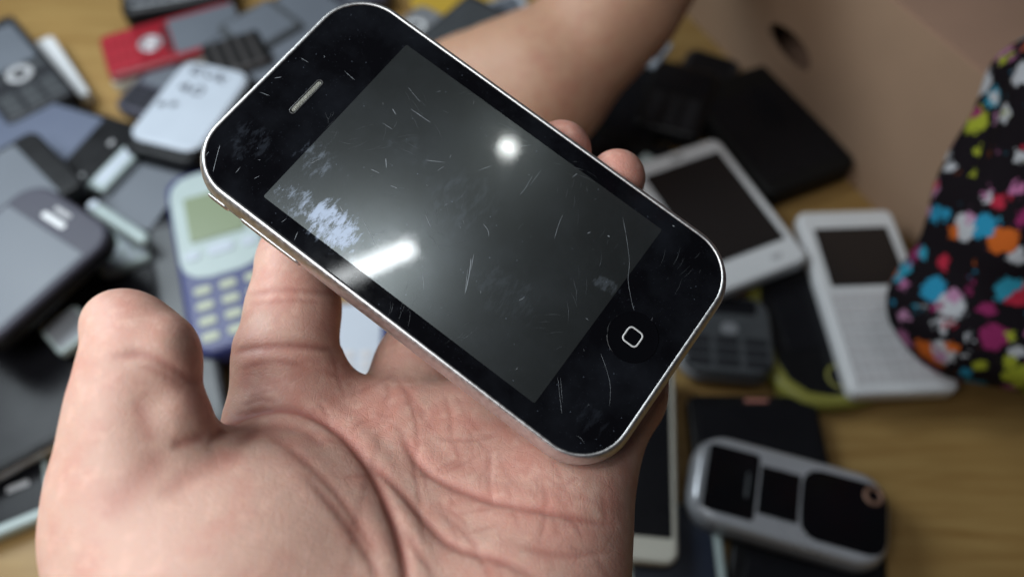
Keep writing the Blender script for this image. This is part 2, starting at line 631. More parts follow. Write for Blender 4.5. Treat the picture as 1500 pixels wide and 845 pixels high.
# ------------------------------------------------------------------ the open hand
def build_hand():
    f = Field((-95, -48, 92), (52, 172, 214), 0.62)
    palm = f.new()
    # palm: four metacarpal columns and the heel
    f.chain(palm, [C(430, 622, 175.5, 13.3), C(350, 960, 142, 19)], 0)
    f.chain(palm, [C(572, 632, 180.5, 13.6), C(490, 980, 140, 20)], 14)
    f.chain(palm, [C(705, 635, 182, 13.3), C(640, 1000, 142, 20)], 14)
    f.chain(palm, [C(838, 665, 179, 12.6), C(778, 1000, 146, 17)], 14)
    # hypothenar pad
    f.chain(palm, [C(820, 745, 169, 12.2), C(748, 930, 150, 18)], 14)
    # thenar pad
    f.chain(palm, [C(212, 765, 143, 15.5), C(292, 900, 142, 24.5)], 12)
    f.ell(palm, cam_mm(370, 865, 145), np.eye(3), (27, 27, 22), 14)
    # wrist and forearm run back below the picture
    w0 = cam_mm(520, 1000, 150)
    w1 = np.array([-20.0, 105.0, 128.0])
    w2 = np.array([-16.0, 138.0, 128.0])
    f.cone(palm, w0, w1, 26, 27, 16)
    f.cone(palm, w1, w2, 27, 31, 12)
    # web between thumb and index
    f.chain(palm, [C(255, 745, 152, 9), C(385, 715, 166, 10)], 12)
    res = palm.copy()
    fingers = {
        'index': [C(424, 590, 178, 13.0), C(420, 525, 177, 12.4), C(430, 455, 181, 11.2), C(440, 385, 187, 10.6), C(462, 300, 192, 10.0), C(488, 220, 193, 9.2), C(506, 165, 190, 8.0)],
        'middle': [C(580, 615, 187, 12.2), C(612, 535, 195, 11.4), C(668, 440, 199, 10.6), C(722, 350, 200, 10.0), C(782, 272, 194, 9.0), C(822, 222, 182, 8.0)],
        'ring': [C(712, 620, 186, 12.0), C(755, 540, 192, 11.0), C(800, 455, 195, 10.2), C(848, 370, 195, 9.4), C(885, 300, 188, 8.6), C(903, 260, 179, 7.3)],
        'pinky': [C(858, 655, 180, 12.4), C(908, 578, 184, 11.5), C(933, 500, 190, 9.8), C(945, 430, 191, 8.6), C(952, 375, 190, 7.6)],
    }
    for nm, ch in fingers.items():
        g = f.new()
        f.chain(g, [(p, r * 0.955) for p, r in ch], 3.5)
        res = np.minimum(res, smin(palm, g, 4 if nm in ('middle', 'ring') else 9))
    g = f.new()
    f.chain(g, [C(202, 755, 145, 15.0), C(199, 690, 144, 13.7), C(200, 630, 143.5, 12.4), C(201, 575, 144, 11.0), C(206, 524, 145, 10.0), C(192, 486, 146, 8.0)], 3)
    f.ell(g, cam_mm(172, 470, 147), np.eye(3), (6.2, 6.0, 7.0), 3)
    f.ell(g, cam_mm(266, 608, 140.5), np.eye(3), (4.4, 5.0, 6), 4)         # fold of flesh below the thumb joint
    f.ell(g, cam_mm(250, 522, 142), np.eye(3), (4.6, 6.6, 6.0), 4)     # thumb pad
    res = np.minimum(res, smin(palm, g, 8))
    V, F = f.surface(res)
    V = relax(V, F, 2, 0.4)
    N = vertex_normals(V, F)
    # creases: (polyline in the palm seen square on, depth mm, half width mm, pad swelling mm)
    px = np.stack([CX + FPX * V[:, 0] / V[:, 2], CY + FPX * V[:, 1] / V[:, 2]], 1)
    mmpp = V[:, 2] / FPX
    front = (N[:, 2] < 0.1) & (V[:, 2] < 186)
    lines = [
        ([(300, 652), (326, 632), (358, 609), (418, 600), (471, 616), (524, 660), (561, 727), (587, 795), (597, 860), (590, 930)], 1.25, 1.0, .7),
        ([(500, 640), (535, 672), (577, 711), (624, 763), (666, 800), (740, 823), (800, 850)], 0.8, 0.9, .35),
        ([(586, 625), (608, 672), (645, 703), (719, 732), (798, 748), (860, 762), (905, 770)], 0.9, 0.9, .5),
        ([(577, 545), (603, 590), (612, 640), (608, 690), (616, 740), (622, 800)], 0.28, 0.6, 0.0),
        ([(445, 690), (497, 752), (540, 815), (560, 860)], 0.4, 0.8, .1),
        ([(395, 640), (440, 668), (480, 705), (520, 760), (560, 830)], 0.45, 0.9, .2),
        ([(560, 735), (600, 790), (640, 850)], 0.35, 0.7, 0),
        ([(640, 642), (692, 644), (735, 634)], 0.3, 0.6, 0.1),
        ([(719, 650), (716, 705), (722, 740)], 0.28, 0.6, 0),
        ([(600, 700), (655, 690), (710, 660)], 0.22, 0.55, 0),
        ([(790, 690), (800, 740), (790, 800)], 0.22, 0.6, 0),
        ([(760, 800), (830, 812), (900, 806)], 0.25, 0.8, 0),
        ([(640, 745), (690, 790), (720, 850)], 0.25, 0.7, 0),
        ([(336, 520), (360, 512), (413, 507), (470, 509), (500, 517)], 0.6, 0.9, .5),
        ([(350, 540), (400, 530), (450, 536)], 0.25, 0.6, 0),
        ([(362, 432), (420, 424), (500, 430)], 0.35, 0.8, .2),
        ([(365, 446), (430, 440), (480, 444)], 0.2, 0.6, 0),
        ([(160, 524), (211, 520), (253, 540), (292, 566)], 0.55, 0.9, .3),
        ([(200, 534), (236, 546), (272, 570)], 0.25, 0.7, .1),
        ([(250, 652), (276, 646), (306, 637)], 0.6, 0.9, .2),
        ([(196, 580), (214, 620), (222, 650)], 0.12, 1.2, 0),
        ([(150, 760), (205, 700), (240, 660)], 0.22, 2.6, 0),
        ([(230, 730), (290, 690), (360, 660)], 0.18, 1.8, 0),
        ([(345, 655), (390, 628), (440, 632), (480, 655)], 0.5, 1.0, .2),
        ([(355, 596), (380, 586), (410, 590)], 0.3, 0.7, 0),
        ([(466, 588), (480, 612), (488, 640)], 0.2, 0.5, 0),
        ([(590, 560), (612, 592), (626, 610)], 0.25, 0.5, 0),
        ([(650, 575), (660, 610), (662, 640)], 0.2, 0.5, 0),
    ]
    rng = np.random.RandomState(3)
    for _ in range(60):                                        # short fine lines all over the palm
        x, y = rng.uniform(370, 890), rng.uniform(545, 840)
        if x < 330 + 0.9 * (y - 520):
            continue
        a = rng.choice([0.9, -0.5, 0.25, 1.35]) + rng.normal(0, 0.2)
        l = rng.uniform(14, 42)
        dx, dy = l * math.cos(a), l * math.sin(a)
        lines.append(([(x - dx, y - dy), (x + rng.normal(0, 3), y + rng.normal(0, 3)), (x + dx, y + dy)], rng.uniform(0.05, 0.12), 0.5, 0))
    disp = np.zeros(len(V))
    crease = np.zeros(len(V))
    for pts, dep, wid, pad in lines:
        P = smooth_line(pts)
        best = np.full(len(V), 1e9)
        tt = np.zeros(len(V))
        for i in range(len(P) - 1):
            d, t = seg_dist(px, P[i], P[i + 1])
            u = d < best
            best = np.where(u, d, best)
            tt = np.where(u, (i + t) / (len(P) - 1), tt)
        dm = best * mmpp
        fade = np.clip(np.minimum(tt, 1 - tt) * 5, 0, 1) ** 0.7
        fade = np.where(front, fade, 0)
        g = np.exp(-(dm / wid) ** 2) * fade
        disp -= 0.62 * dep * g
        disp += 0.5 * pad * fade * np.exp(-((dm - 3.2 * wid) / (2.0 * wid)) ** 2)
        crease = np.maximum(crease, g * min(1, 0.34 + dep * 0.5))
    # gentle lumps of the flesh
    lump = 0.35 * np.sin(V[:, 0] / 6.1 + 1.3 * np.sin(V[:, 1] / 7.7)) * np.sin(V[:, 1] / 5.3 + 0.7 + np.sin(V[:, 2] / 9.0))
    V = V + N * (disp + lump * 0.4)[:, None]
    V = relax(V, F, 1, 0.25)

    def blob(x, y, r):
        return np.exp(-(((px[:, 0] - x) ** 2 + (px[:, 1] - y) ** 2) / r ** 2))
    red = 0.25 * blob(200, 460, 70) + 0.55 * blob(270, 590, 45) + 0.45 * blob(420, 570, 90) + 0.5 * blob(560, 610, 90) + 0.45 * blob(720, 660, 110) \
        + 0.8 * blob(905, 250, 60) + 0.8 * blob(820, 210, 60) + 0.35 * blob(820, 780, 120) + 0.3 * blob(940, 600, 70) + 0.25 * blob(430, 410, 60) - 0.25 * blob(190, 640, 110) - 0.2 * blob(250, 780, 140)
    W = to_world(V)
    h = np_mesh('hand', W, F, SKIN, attrs={'redness': red, 'crease': np.clip(crease, 0, 1)})
    tag(h, 'open left hand, palm up, holding the scratched black phone across its fingers', 'hand')
    # thumb nail: a curved plate on the far left side of the thumb tip
    VN, FN = [], []
    nu, nv = 8, 8
    c0 = cam_mm(182, 486, 145)
    for i in range(nu + 1):
        for j in range(nv + 1):
            a = math.radians(-58 + 116 * i / nu)
            yy = -6.5 + 12.0 * j / nv
            rr = 8.0 - 0.05 * max(0, -yy - 3) ** 2
            VN.append(to_world(c0 + np.array([-rr * math.cos(a) + 0.3, yy, rr * math.sin(a) + 4.5])))
    for i in range(nu):
        for j in range(nv):
            q = i * (nv + 1) + j
            FN.append((q, q + 1, q + nv + 2, q + nv + 1))
    nail = link_mesh('thumb_nail', VN, FN, NAIL, h)
    md = nail.modifiers.new('thick', 'SOLIDIFY')
    md.thickness = 0.0006
    return h


SKIN = skin_mat('palm_skin', (0.60, 0.378, 0.300), (0.565, 0.270, 0.212))
SKIN2 = skin_mat('arm_skin', (0.50, 0.29, 0.19), (0.46, 0.22, 0.15))
NAIL = pbsdf('nail', (0.60, 0.42, 0.36), 0.3, sss=0.2)
hand = build_hand()

# ------------------------------------------------------------------ the held phone
r1 = np.array([0.79773094, 0.59679115, -0.08640411])
nn = np.array([-0.09157989, 0.26152665, 0.96084179])
r1 /= np.linalg.norm(r1)
nn -= r1 * (nn @ r1)
nn /= np.linalg.norm(nn)
r2 = np.cross(nn, r1)
PH_T = np.array([-10.1, -16.7, 164.7])
M = Matrix.Identity(4)
for c, vv in enumerate((r1, -r2, -nn)):
    w = RCW @ vv
    for k in range(3):
        M[k][c] = w[k]
tw = to_world(PH_T)
for k in range(3):
    M[k][3] = tw[k]


def glass_mat(name, base, rough, spec, coat, smudge_amt, lcd=False):
    """black glass or display under glass, with dried smears, dust and faint rub marks"""
    m = bpy.data.materials.new(name)
    m.use_nodes = True
    nt = m.node_tree
    N, L = nt.nodes, nt.links
    b = N['Principled BSDF']
    b.inputs['Roughness'].default_value = rough
    b.inputs['Specular IOR Level'].default_value = spec
    b.inputs['Coat Weight'].default_value = coat
    b.inputs['Coat IOR'].default_value = 1.5
    tc = N.new('ShaderNodeTexCoord')
    mp = N.new('ShaderNodeMapping')
    mp.inputs['Scale'].default_value = (1000, 1000, 1000)
    L.new(tc.outputs['Object'], mp.inputs[0])

    def noise(scale, detail, rgh=0.6, dist=0.0):
        n = N.new('ShaderNodeTexNoise')
        n.inputs['Scale'].default_value = scale
        n.inputs['Detail'].default_value = detail
        n.inputs['Roughness'].default_value = rgh
        n.inputs['Distortion'].default_value = dist
        L.new(mp.outputs[0], n.inputs['Vector'])
        return n.outputs['Fac']

    def mrange(x, a, b_, c, d):
        r = N.new('ShaderNodeMapRange')
        for i, q in enumerate((a, b_, c, d)):
            r.inputs[i + 1].default_value = q
        L.new(x, r.inputs[0])
        return r.outputs[0]

    def math_(op, x, y):
        q = N.new('ShaderNodeMath')
        q.operation = op
        for i, s in enumerate((x, y)):
            if isinstance(s, (int, float)):
                q.inputs[i].default_value = s
            else:
                L.new(s, q.inputs[i])
        return q.outputs[0]

    def blob(u, v, su, sv, rot=0):
        mp2 = N.new('ShaderNodeMapping')
        mp2.vector_type = 'TEXTURE'
        mp2.inputs['Location'].default_value = (u, v, 0)
        mp2.inputs['Rotation'].default_value = (0, 0, math.radians(rot))
        mp2.inputs['Scale'].default_value = (su, sv, 1000)
        L.new(mp.outputs[0], mp2.inputs[0])
        ln = N.new('ShaderNodeVectorMath')
        ln.operation = 'LENGTH'
        L.new(mp2.outputs[0], ln.inputs[0])
        return mrange(ln.outputs['Value'], 0.35, 1.0, 1.0, 0.0)

    mps = N.new('ShaderNodeMapping')
    mps.inputs['Rotation'].default_value = (0, 0, math.radians(62))
    mps.inputs['Scale'].default_value = (1.0, 0.42, 1.0)
    L.new(mp.outputs[0], mps.inputs[0])
    nf = N.new('ShaderNodeTexNoise')
    nf.inputs['Scale'].default_value = 0.55
    nf.inputs['Detail'].default_value = 10
    nf.inputs['Roughness'].default_value = 0.74
    L.new(mps.outputs[0], nf.inputs['Vector'])
    fine = nf.outputs['Fac']
    total = None
    # dried smear at the side near the top end, fainter ones elsewhere: (u, v, half sizes, rotation, strength)
    for u, v, su, sv, rot, amt, th in ((-21, -20.5, 11, 6.5, -6, 1.0, 0.42), (-31, -21, 9, 6, 20, 0.45, 0.49), (-34, -11, 8, 8, 20, 0.2, 0.50), (-48, -17, 8, 8, 0, 0.06, 0.48), (-2, 2, 16, 12, 30, 0.045, 0.48), (18, -9, 14, 9, 0, 0.04, 0.48), (34, 6, 6, 3, 10, 0.12, 0.46), (-20, 4, 10, 7, 0, 0.05, 0.52), (48, -20, 8, 5, 0, 0.03, 0.48)):
        bl = blob(u, v, su * 1.25, sv * 1.25, rot)
        val = math_('ADD', fine, math_('MULTIPLY', math_('SUBTRACT', bl, 1.0), 0.30))
        a = math_('MULTIPLY', mrange(val, th, th + 0.11, 0.0, 1.0), bl)
        a = math_('MULTIPLY', a, amt)
        total = a if total is None else math_('MAXIMUM', total, a)
    vo = N.new('ShaderNodeTexVoronoi')
    vo.inputs['Scale'].default_value = 0.42
    L.new(mp.outputs[0], vo.inputs['Vector'])
    dust = math_('MULTIPLY', mrange(vo.outputs['Distance'], 0.035, 0.06, 1.0, 0.0), 0.28)
    vo2 = N.new('ShaderNodeTexVoronoi')
    vo2.inputs['Scale'].default_value = 1.3
    L.new(mp.outputs[0], vo2.inputs['Vector'])
    dust2 = math_('MULTIPLY', mrange(vo2.outputs['Distance'], 0.05, 0.12, 1.0, 0.0), 0.10)
    total = math_('MAXIMUM', total, dust)
    total = math_('MAXIMUM', total, dust2)
    haze = math_('MULTIPLY', mrange(noise(0.06, 4), 0.42, 0.72, 0.0, 1.0), 0.030)
    total = math_('ADD', total, haze)
    total = math_('MULTIPLY', total, smudge_amt)
    mx = N.new('ShaderNodeMix')
    mx.data_type = 'RGBA'
    mx.inputs[6].default_value = (*base, 1)
    mx.inputs[7].default_value = (0.42, 0.50, 0.64, 1)
    L.new(total, mx.inputs[0])
    L.new(mx.outputs[2], b.inputs['Base Color'])
    if lcd:
        L.new(mrange(total, 0.0, 0.6, 0.9, 0.0), b.inputs['Metallic'])
    cr = mrange(noise(0.12, 6), 0.35, 0.75, 0.03, 0.085)
    L.new(cr, b.inputs['Coat Roughness'])
    return m


def chrome_mat():
    m = bpy.data.materials.new('worn_chrome')
    m.use_nodes = True
    nt = m.node_tree
    N, L = nt.nodes, nt.links
    b = N['Principled BSDF']
    b.inputs['Metallic'].default_value = 1
    tc = N.new('ShaderNodeTexCoord')
    n = N.new('ShaderNodeTexNoise')
    n.inputs['Scale'].default_value = 900
    n.inputs['Detail'].default_value = 5
    L.new(tc.outputs['Object'], n.inputs['Vector'])
    r = N.new('ShaderNodeMapRange')
    r.inputs[1].default_value = 0.4
    r.inputs[2].default_value = 0.7
    r.inputs[3].default_value = 0.40
    r.inputs[4].default_value = 0.52
    L.new(n.outputs['Fac'], r.inputs[0])
    L.new(r.outputs[0], b.inputs['Roughness'])
    cr = N.new('ShaderNodeValToRGB')
    cr.color_ramp.elements[0].position = 0.35
    cr.color_ramp.elements[0].color = (0.56, 0.55, 0.55, 1)
    cr.color_ramp.elements[1].position = 0.6
    cr.color_ramp.elements[1].color = (0.66, 0.655, 0.65, 1)
    L.new(n.outputs['Fac'], cr.inputs[0])
    L.new(cr.outputs[0], b.inputs['Base Color'])
    bp = N.new('ShaderNodeBump')
    bp.inputs['Strength'].default_value = 0.06
    bp.inputs['Distance'].default_value = 0.00006
    L.new(n.outputs['Fac'], bp.inputs['Height'])
    L.new(bp.outputs[0], b.inputs['Normal'])
    return m


def build_held_phone():
    ph = empty('mobile_phone', 'scratched black touchscreen phone with chrome rim and round home button, held in the hand', 'phone')
    ph.matrix_world = M
    chrome = chrome_mat()
    glass = glass_mat('black_front_glass', (0.003, 0.003, 0.004), 0.10, 0.0, 0.32, 0.45)
    lcd = glass_mat('display_under_glass', (0.090, 0.099, 0.100), 0.225, 0.5, 1.0, 1.0, True)
    Lx, Wy, R = 115.5, 62.1, 13.0
    # chrome rim
    prof = [(0.55, -6.2), (0.0, -5.0), (0.0, -3.4), (0.25, -2.0), (0.8, -0.8), (1.25, -0.15), (1.6, 0.12), (1.95, 0.15), (2.15, -0.05), (2.2, -0.5)]
    V, F = loft(Lx, Wy, R, prof, 14, False, False)
    link_mesh('chrome_rim', V, F, chrome, ph)
    # rounded back shell
    prof = [(22, -12.3), (15, -12.1), (9, -11.4), (5, -10.2), (2.4, -8.5), (1.0, -7.0), (0.62, -6.0), (0.7, -5.5)]
    V, F = loft(Lx, Wy, R, prof, 14, False, True)
    link_mesh('back_shell', V, F, pbsdf('glossy_black_shell', (0.008, 0.008, 0.009), 0.18, coat=0.4), ph)
    # front glass with an opening for the earpiece
    V, F = loft(Lx - 4.3, Wy - 4.3, R - 2.15, [(0, -0.6), (0, -0.16), (0.12, -0.05)], 14, True, False)
    g = link_mesh('front_glass', V, F, glass, ph)
    g.data.polygons[-1].use_smooth = False
    # display
    V, F = loft(74, 49.3, 0.4, [(0, -0.04), (0, -0.02)], 2, True, False)
    d = link_mesh('display', V, F, lcd, ph, False)
    # earpiece slot
    V, F = loft(1.7, 10.8, 0.85, [(0.0, -0.045), (0.0, 0.02), (0.2, 0.03), (0.3, -0.02)], 6, False, False)
    ear = link_mesh('earpiece', V, F, pbsdf('earpiece_trim', (0.03, 0.03, 0.03), 0.3), ph)
    ear.location = (-45.8 * MM, -0.4 * MM, 0)
    V, F = loft(0.95, 9.6, 0.47, [(0, -0.03), (0.12, 0.02)], 6, True, False)
    link_mesh('earpiece_mesh', V, F, pbsdf('brass_mesh', (0.24, 0.235, 0.20), 0.45, metal=0.6, bump=0.8, bump_scale=5000, var=0.3, var_scale=3000), ear)
    # home button: shallow dish with a rounded square outline
    F = []
    ns = 40
    V = []
    dish = [(5.80, -0.045), (5.72, 0.02), (5.60, 0.03), (5.45, 0.0), (5.2, -0.02), (4.0, -0.028), (2.0, -0.034)]
    for r_, z in dish:
        for k in range(ns):
            a = 2 * math.pi * k / ns
            V.append((r_ * math.cos(a) * MM, r_ * math.sin(a) * MM, (z + 0.02) * MM))
    for q in range(len(dish) - 1):
        for k in range(ns):
            k2 = (k + 1) % ns
            F.append((q * ns + k, q * ns + k2, (q + 1) * ns + k2, (q + 1) * ns + k))
    F.append(tuple((len(dish) - 1) * ns + k for k in range(ns)))
    hb = link_mesh('home_button', V, F, pbsdf('home_button_black', (0.003, 0.003, 0.004), 0.12, spec=0.0, coat=0.3), ph)
    hb.location = (45.6 * MM, 0, 0)
    V, F = loft(4.0, 4.0, 1.1, [(0, -0.02), (0, 0.03), (0.38, 0.03), (0.38, -0.02)], 6, False, False)
    link_mesh('square_mark', V, F, pbsdf('silver_print', (0.55, 0.55, 0.54), 0.4), hb)
    # volume rocker and mute switch on the lower side
    for nm, u, l in (('volume_rocker', -30.5, 17), ('mute_switch', -45.5, 6)):
        V, F = loft(l, 2.6, 1.2, [(0, 0), (0, 0.15), (0.4, 0.4)], 5, True, False)
        b = link_mesh(nm, V, F, chrome, ph)
        b.rotation_euler = (math.radians(90), 0, 0)
        b.location = (u * MM, (-Wy / 2 + 0.05) * MM, -4.2 * MM)
    # top-side sleep button
    # scratches: hair-thin pale grooves, ends given on the glass in mm (u, v)
    V, F = [], []

    def strip(pts, w):
        pts = [Vector((p[0], -p[1], 0)) for p in pts]
        base = len(V)
        for i, p in enumerate(pts):
            t = (pts[min(i + 1, len(pts) - 1)] - pts[max(i - 1, 0)]).normalized()
            nrm = Vector((-t.y, t.x, 0))
            e = w * (0.25 if i in (0, len(pts) - 1) else 1.0) * random.uniform(0.6, 1.2)
            for s in (-1, 1):
                q = p + nrm * s * e / 2
                V.append((q.x * MM, q.y * MM, 0.012 * MM if True else 0))
        for i in range(len(pts) - 1):
            k = base + 2 * i
            F.append((k, k + 1, k + 3, k + 2))
    return ph, strip, V, F


ph, strip, SV, SF = build_held_phone()


def uv(px, py):
    d = np.array([(px - CX) / FPX, (py - CY) / FPX, 1])
    s = (PH_T @ nn) / (d @ nn)
    X = d * s - PH_T
    return (X @ r1, X @ r2)


for pts, w in (
    ([(598, 128), (605, 137), (616, 150)], .10), ([(602, 160), (615, 169), (631, 180)], .16), ([(912, 318), (918, 350), (922, 385), (920, 410), (925, 440), (929, 455)], .08),
    ([(690, 378), (688, 398), (682, 428)], .22), ([(694, 372), (690, 395)], .14), ([(685, 395), (681, 432)], .12), ([(708, 328), (715, 338), (716, 346)], .12),
    ([(824, 315), (818, 330), (812, 350)], .08), ([(322, 213), (318, 228), (312, 252)], .14), ([(352, 245), (345, 254)], .1), ([(880, 518), (888, 540), (894, 565), (893, 595)], .055),
    ([(817, 552), (820, 580), (823, 605)], .06), ([(821, 552), (824, 590)], .045), ([(498, 302), (503, 312)], .2), ([(543, 248), (556, 254)], .2), ([(565, 232), (566, 246)], .3),
    ([(572, 272), (582, 276)], .2), ([(460, 305), (448, 318)], .14), ([(624, 235), (652, 238)], .14), ([(530, 320), (552, 362)], .16), ([(545, 345), (566, 338)], .1),
    ([(623, 315), (632, 335)], .12), ([(619, 400), (621, 425)], .1), ([(780, 258), (770, 275), (762, 285)], .07), ([(792, 250), (776, 272)], .07), ([(838, 260), (846, 254)], .12),
    ([(436, 340), (431, 352)], .12), ([(420, 320), (412, 326)], .1), ([(505, 105), (520, 118)], .1), ([(440, 85), (452, 92)], .1), ([(402, 115), (412, 113)], .14), ([(380, 135), (396, 141)], .08),
    ([(700, 250), (720, 243)], .08), ([(760, 440), (768, 436)], .12), ([(560, 180), (575, 190)], .1), ([(890, 345), (893, 347)], .3), ([(860, 342), (865, 340)], .2), ([(985, 330), (988, 332)], .3),
    ([(641, 250), (650, 244)], .1), ([(575, 160), (580, 168)], .25), ([(455, 240), (470, 232)], .1), ([(300, 230), (306, 222)], .1), ([(372, 262), (380, 258)], .1)):
    P = smooth_line([uv(*p) for p in pts], 4)
    strip([tuple(p) for p in P], w * 0.75)
for _ in range(25):
    u, v = random.uniform(-52, 52), random.uniform(-26, 26)
    a, l = random.gauss(0.6, 0.9), random.expovariate(1 / 0.6) + 0.2
    strip([(u, v), (u + 0.5 * l * math.cos(a) + random.gauss(0, .1), v + 0.5 * l * math.sin(a)), (u + l * math.cos(a + .2), v + l * math.sin(a + .2))], random.uniform(.04, .10))
sc_mat = pbsdf('scratch_groove', (0.24, 0.26, 0.28), 0.5)
so = link_mesh('scratch_marks', SV, SF, sc_mat, ph, False)
so['kind'] = 'stuff'
SV.clear()
SF.clear()
for _ in range(26):                                   # bundles of faint hairlines
    cu, cv, ca = random.uniform(-45, 50), random.uniform(-25, 25), random.gauss(0.5, 1.0)
    for _k in range(random.randint(2, 7)):
        u, v = cu + random.gauss(0, 2.2), cv + random.gauss(0, 2.2)
        a, l = ca + random.gauss(0, .18), random.uniform(0.8, 5)
        if abs(u + l) < 53 and abs(v) < 26:
            strip([(u, v), (u + .5 * l * math.cos(a), v + .5 * l * math.sin(a)), (u + l * math.cos(a + .1), v + l * math.sin(a + .1))], random.uniform(.025, .05))
ho = link_mesh('hairline_marks', SV, SF, pbsdf('hairline_groove', (0.10, 0.11, 0.12), 0.5), ph, False)
ho.location.z = 0.004 * MM
ho['kind'] = 'stuff'


# ------------------------------------------------------------------ phones lying on the table
PHGROUP = 'old phones heaped on the table'


def lying(name, label, p_bottom, p_top, width, th, z0, r=6, b=2, body=BLACK, back=None, roll=0.0, pitch=0.0, cat='phone', frame=None, length=None, group=PHGROUP):
    """a slab-like phone: p_bottom and p_top are the ends of the middle of its upper face; local y runs bottom -> top, origin at its centre underside"""
    zt = z0 + th * MM
    A, B = on_plane(*p_bottom, zt), on_plane(*p_top, zt)
    d = B - A
    L = d.length / MM
    if length:
        L = length
        B = A + d.normalized() * L * MM
    e = empty(name, label, cat, group)
    e.location = ((A.x + B.x) / 2, (A.y + B.y) / 2, z0)
    e.rotation_euler = (math.radians(pitch), math.radians(roll), math.atan2(d.y, d.x) - math.pi / 2)
    if back:                      # two-tone: coloured lower half under the front
        slab('back_cover', width, L, th * 0.62, r, min(b, th * .3), back, e)
        o = slab('front_housing', width - 0.8, L - 0.8, th * 0.42, r, min(b, th * .2), body, e, at=(0, 0, th * 0.58))
    else:
        slab('body', width, L, th, r, b, body, e)
    if frame:
        V, F = loft(width + 0.7, L + 0.7, r + .3, [(0.4, th * .3), (0, th * .36), (0, th * .7), (0.4, th * .76)], 6, False, False)
        link_mesh('metal_frame', V, F, frame, e)
    return e, L


def put(e, nm, x, y, w, l, z, mat, r=1.0, h=0.7, b=0.25, share=None):
    """a raised or set-in piece on the upper face, centre x, y (mm from the phone's centre)"""
    if share is not None:
        o = bpy.data.objects.new(nm, share)
        COL.objects.link(o)
        o.parent = e
    else:
        o = slab(nm, w, l, h, r, b, mat, e, n=3, k=2)
    o.location = (x * MM, y * MM, (z - h + 0.35) * MM)
    return o


def keys(e, x0, x1, y0, y1, nx, ny, z, mat, fill=0.78, r=1.0, h=0.9, name='key', fy=None):
    w, l = (x1 - x0) / nx, (y1 - y0) / ny
    me = None
    for j in range(ny):
        for i in range(nx):
            o = put(e, name, x0 + (i + .5) * w, y0 + (j + .5) * l, w * fill, l * (fy or fill), z, mat, r, h, 0.25, me)
            o.location.z = (z - h + 0.6) * MM
            me = o.data


def ring(e, nm, x, y, ro, ri, z, mat, h=0.8):
    V, F = [], []
    n = 24
    for rr, zz in ((ro, 0), (ro, h * .7), (ro - .3, h), (ri + .3, h), (ri, h * .6), (ri, 0)):
        for k in range(n):
            a = 2 * math.pi * k / n
            V.append((rr * math.cos(a) * MM, rr * math.sin(a) * MM, zz * MM))
    for q in range(5):
        for k in range(n):
            F.append((q * n + k, q * n + (k + 1) % n, (q + 1) * n + (k + 1) % n, (q + 1) * n + k))
    o = link_mesh(nm, V, F, mat, e)
    o.location = (x * MM, y * MM, (z - 0.15) * MM)
    return o


# --- top left
e, L = lying('keypad_phone', 'black phone with round centre key in the top left corner, by the bare table', (62, 158), (-32, 40), 46, 14, 0.012, 5, 2.5, CHAR, BLACK)
put(e, 'screen', 0, L * .18, 36, L * .42, 14, SCRG)
ring(e, 'navigation_ring', 2, -L * .12, 8.5, 4.5, 14, MARK)
put(e, 'centre_key', 2, -L * .12, 7, 7, 14, CHAR, 3.4)
for sx in (-1, 1):
    put(e, 'soft_key', sx * 15, -L * .10, 9, 6, 14, GREYD, 2)
keys(e, -20, 20, -L * .46, -L * .25, 3, 3, 14, GREYD, .8, 1.5)
e, L = lying('battery_cover', 'slim white cover under the black phone in the top left corner', (108, 146), (53, 60), 22, 10, 0.002, 3, 1.5, WHITE, cat='phone cover')
put(e, 'inner_rib', 0, 0, 16, L * .8, 6, WHITEB, 1)

e, L = lying('keypad_phone', 'red phone with white underside and a silver round key, lying at the top', (150, 84), (352, 26), 47, 15, 0.004, 6, 2, RED, CREAM)
put(e, 'screen', 0, L * .24, 37, L * .50, 15, SCRG, 2)
put(e, 'screen_bar', 0, -L * .04, 30, 3.0, 15, CHAR, 1)
ring(e, 'navigation_ring', 0, -L * .16, 8.2, 4.6, 15, SILVER)
put(e, 'centre_key', 0, -L * .16, 7, 7, 15, WHITE, 3.4)
keys(e, -20, 20, -L * .47, -L * .25, 3, 4, 15, REDK, .84, 1.5)

e, L = lying('keypad_phone', 'black phone with silver face cut off by the top edge, above the red phone', (175, -8), (330, -34), 46, 18, 0.006, 8, 4, BLACK)
put(e, 'silver_face', 0, 0, 36, L * .86, 18, SILVERD, 6)
keys(e, -16, 16, -L * .42, L * .0, 3, 4, 18, CHAR, .8, 1.5)
put(e, 'screen', 0, L * .22, 28, L * .32, 18, SCRG)

e, L = lying('smartphone', 'big grey glossy slab lying behind the top edge of the held phone', (345, 105), (500, 0), 76, 10, 0.014, 6, 2, CHAR)
put(e, 'screen', 0, 0, 70, L * .92, 10, SCRG, 3)
e, L = lying('slider_phone', 'dark grey phone crossing the red phone, its face plain', (340, 60), (420, 15), 40, 8, 0.020, 4, 1.5, GREYD)
put(e, 'screen', 0, 0, 34, L * .8, 8, SCRG, 2)

e, L = lying('flip_phone', 'brown black ribbed phone behind the white phone back with handwriting', (300, 90), (388, 62), 34, 14, 0.016, 5, 3, BROWNK)
for k in range(5):
    put(e, 'rib', 0, -L * .40 + k * L * .2, 30, L * .12, 14, BLACKM, 1.5, 1.2)

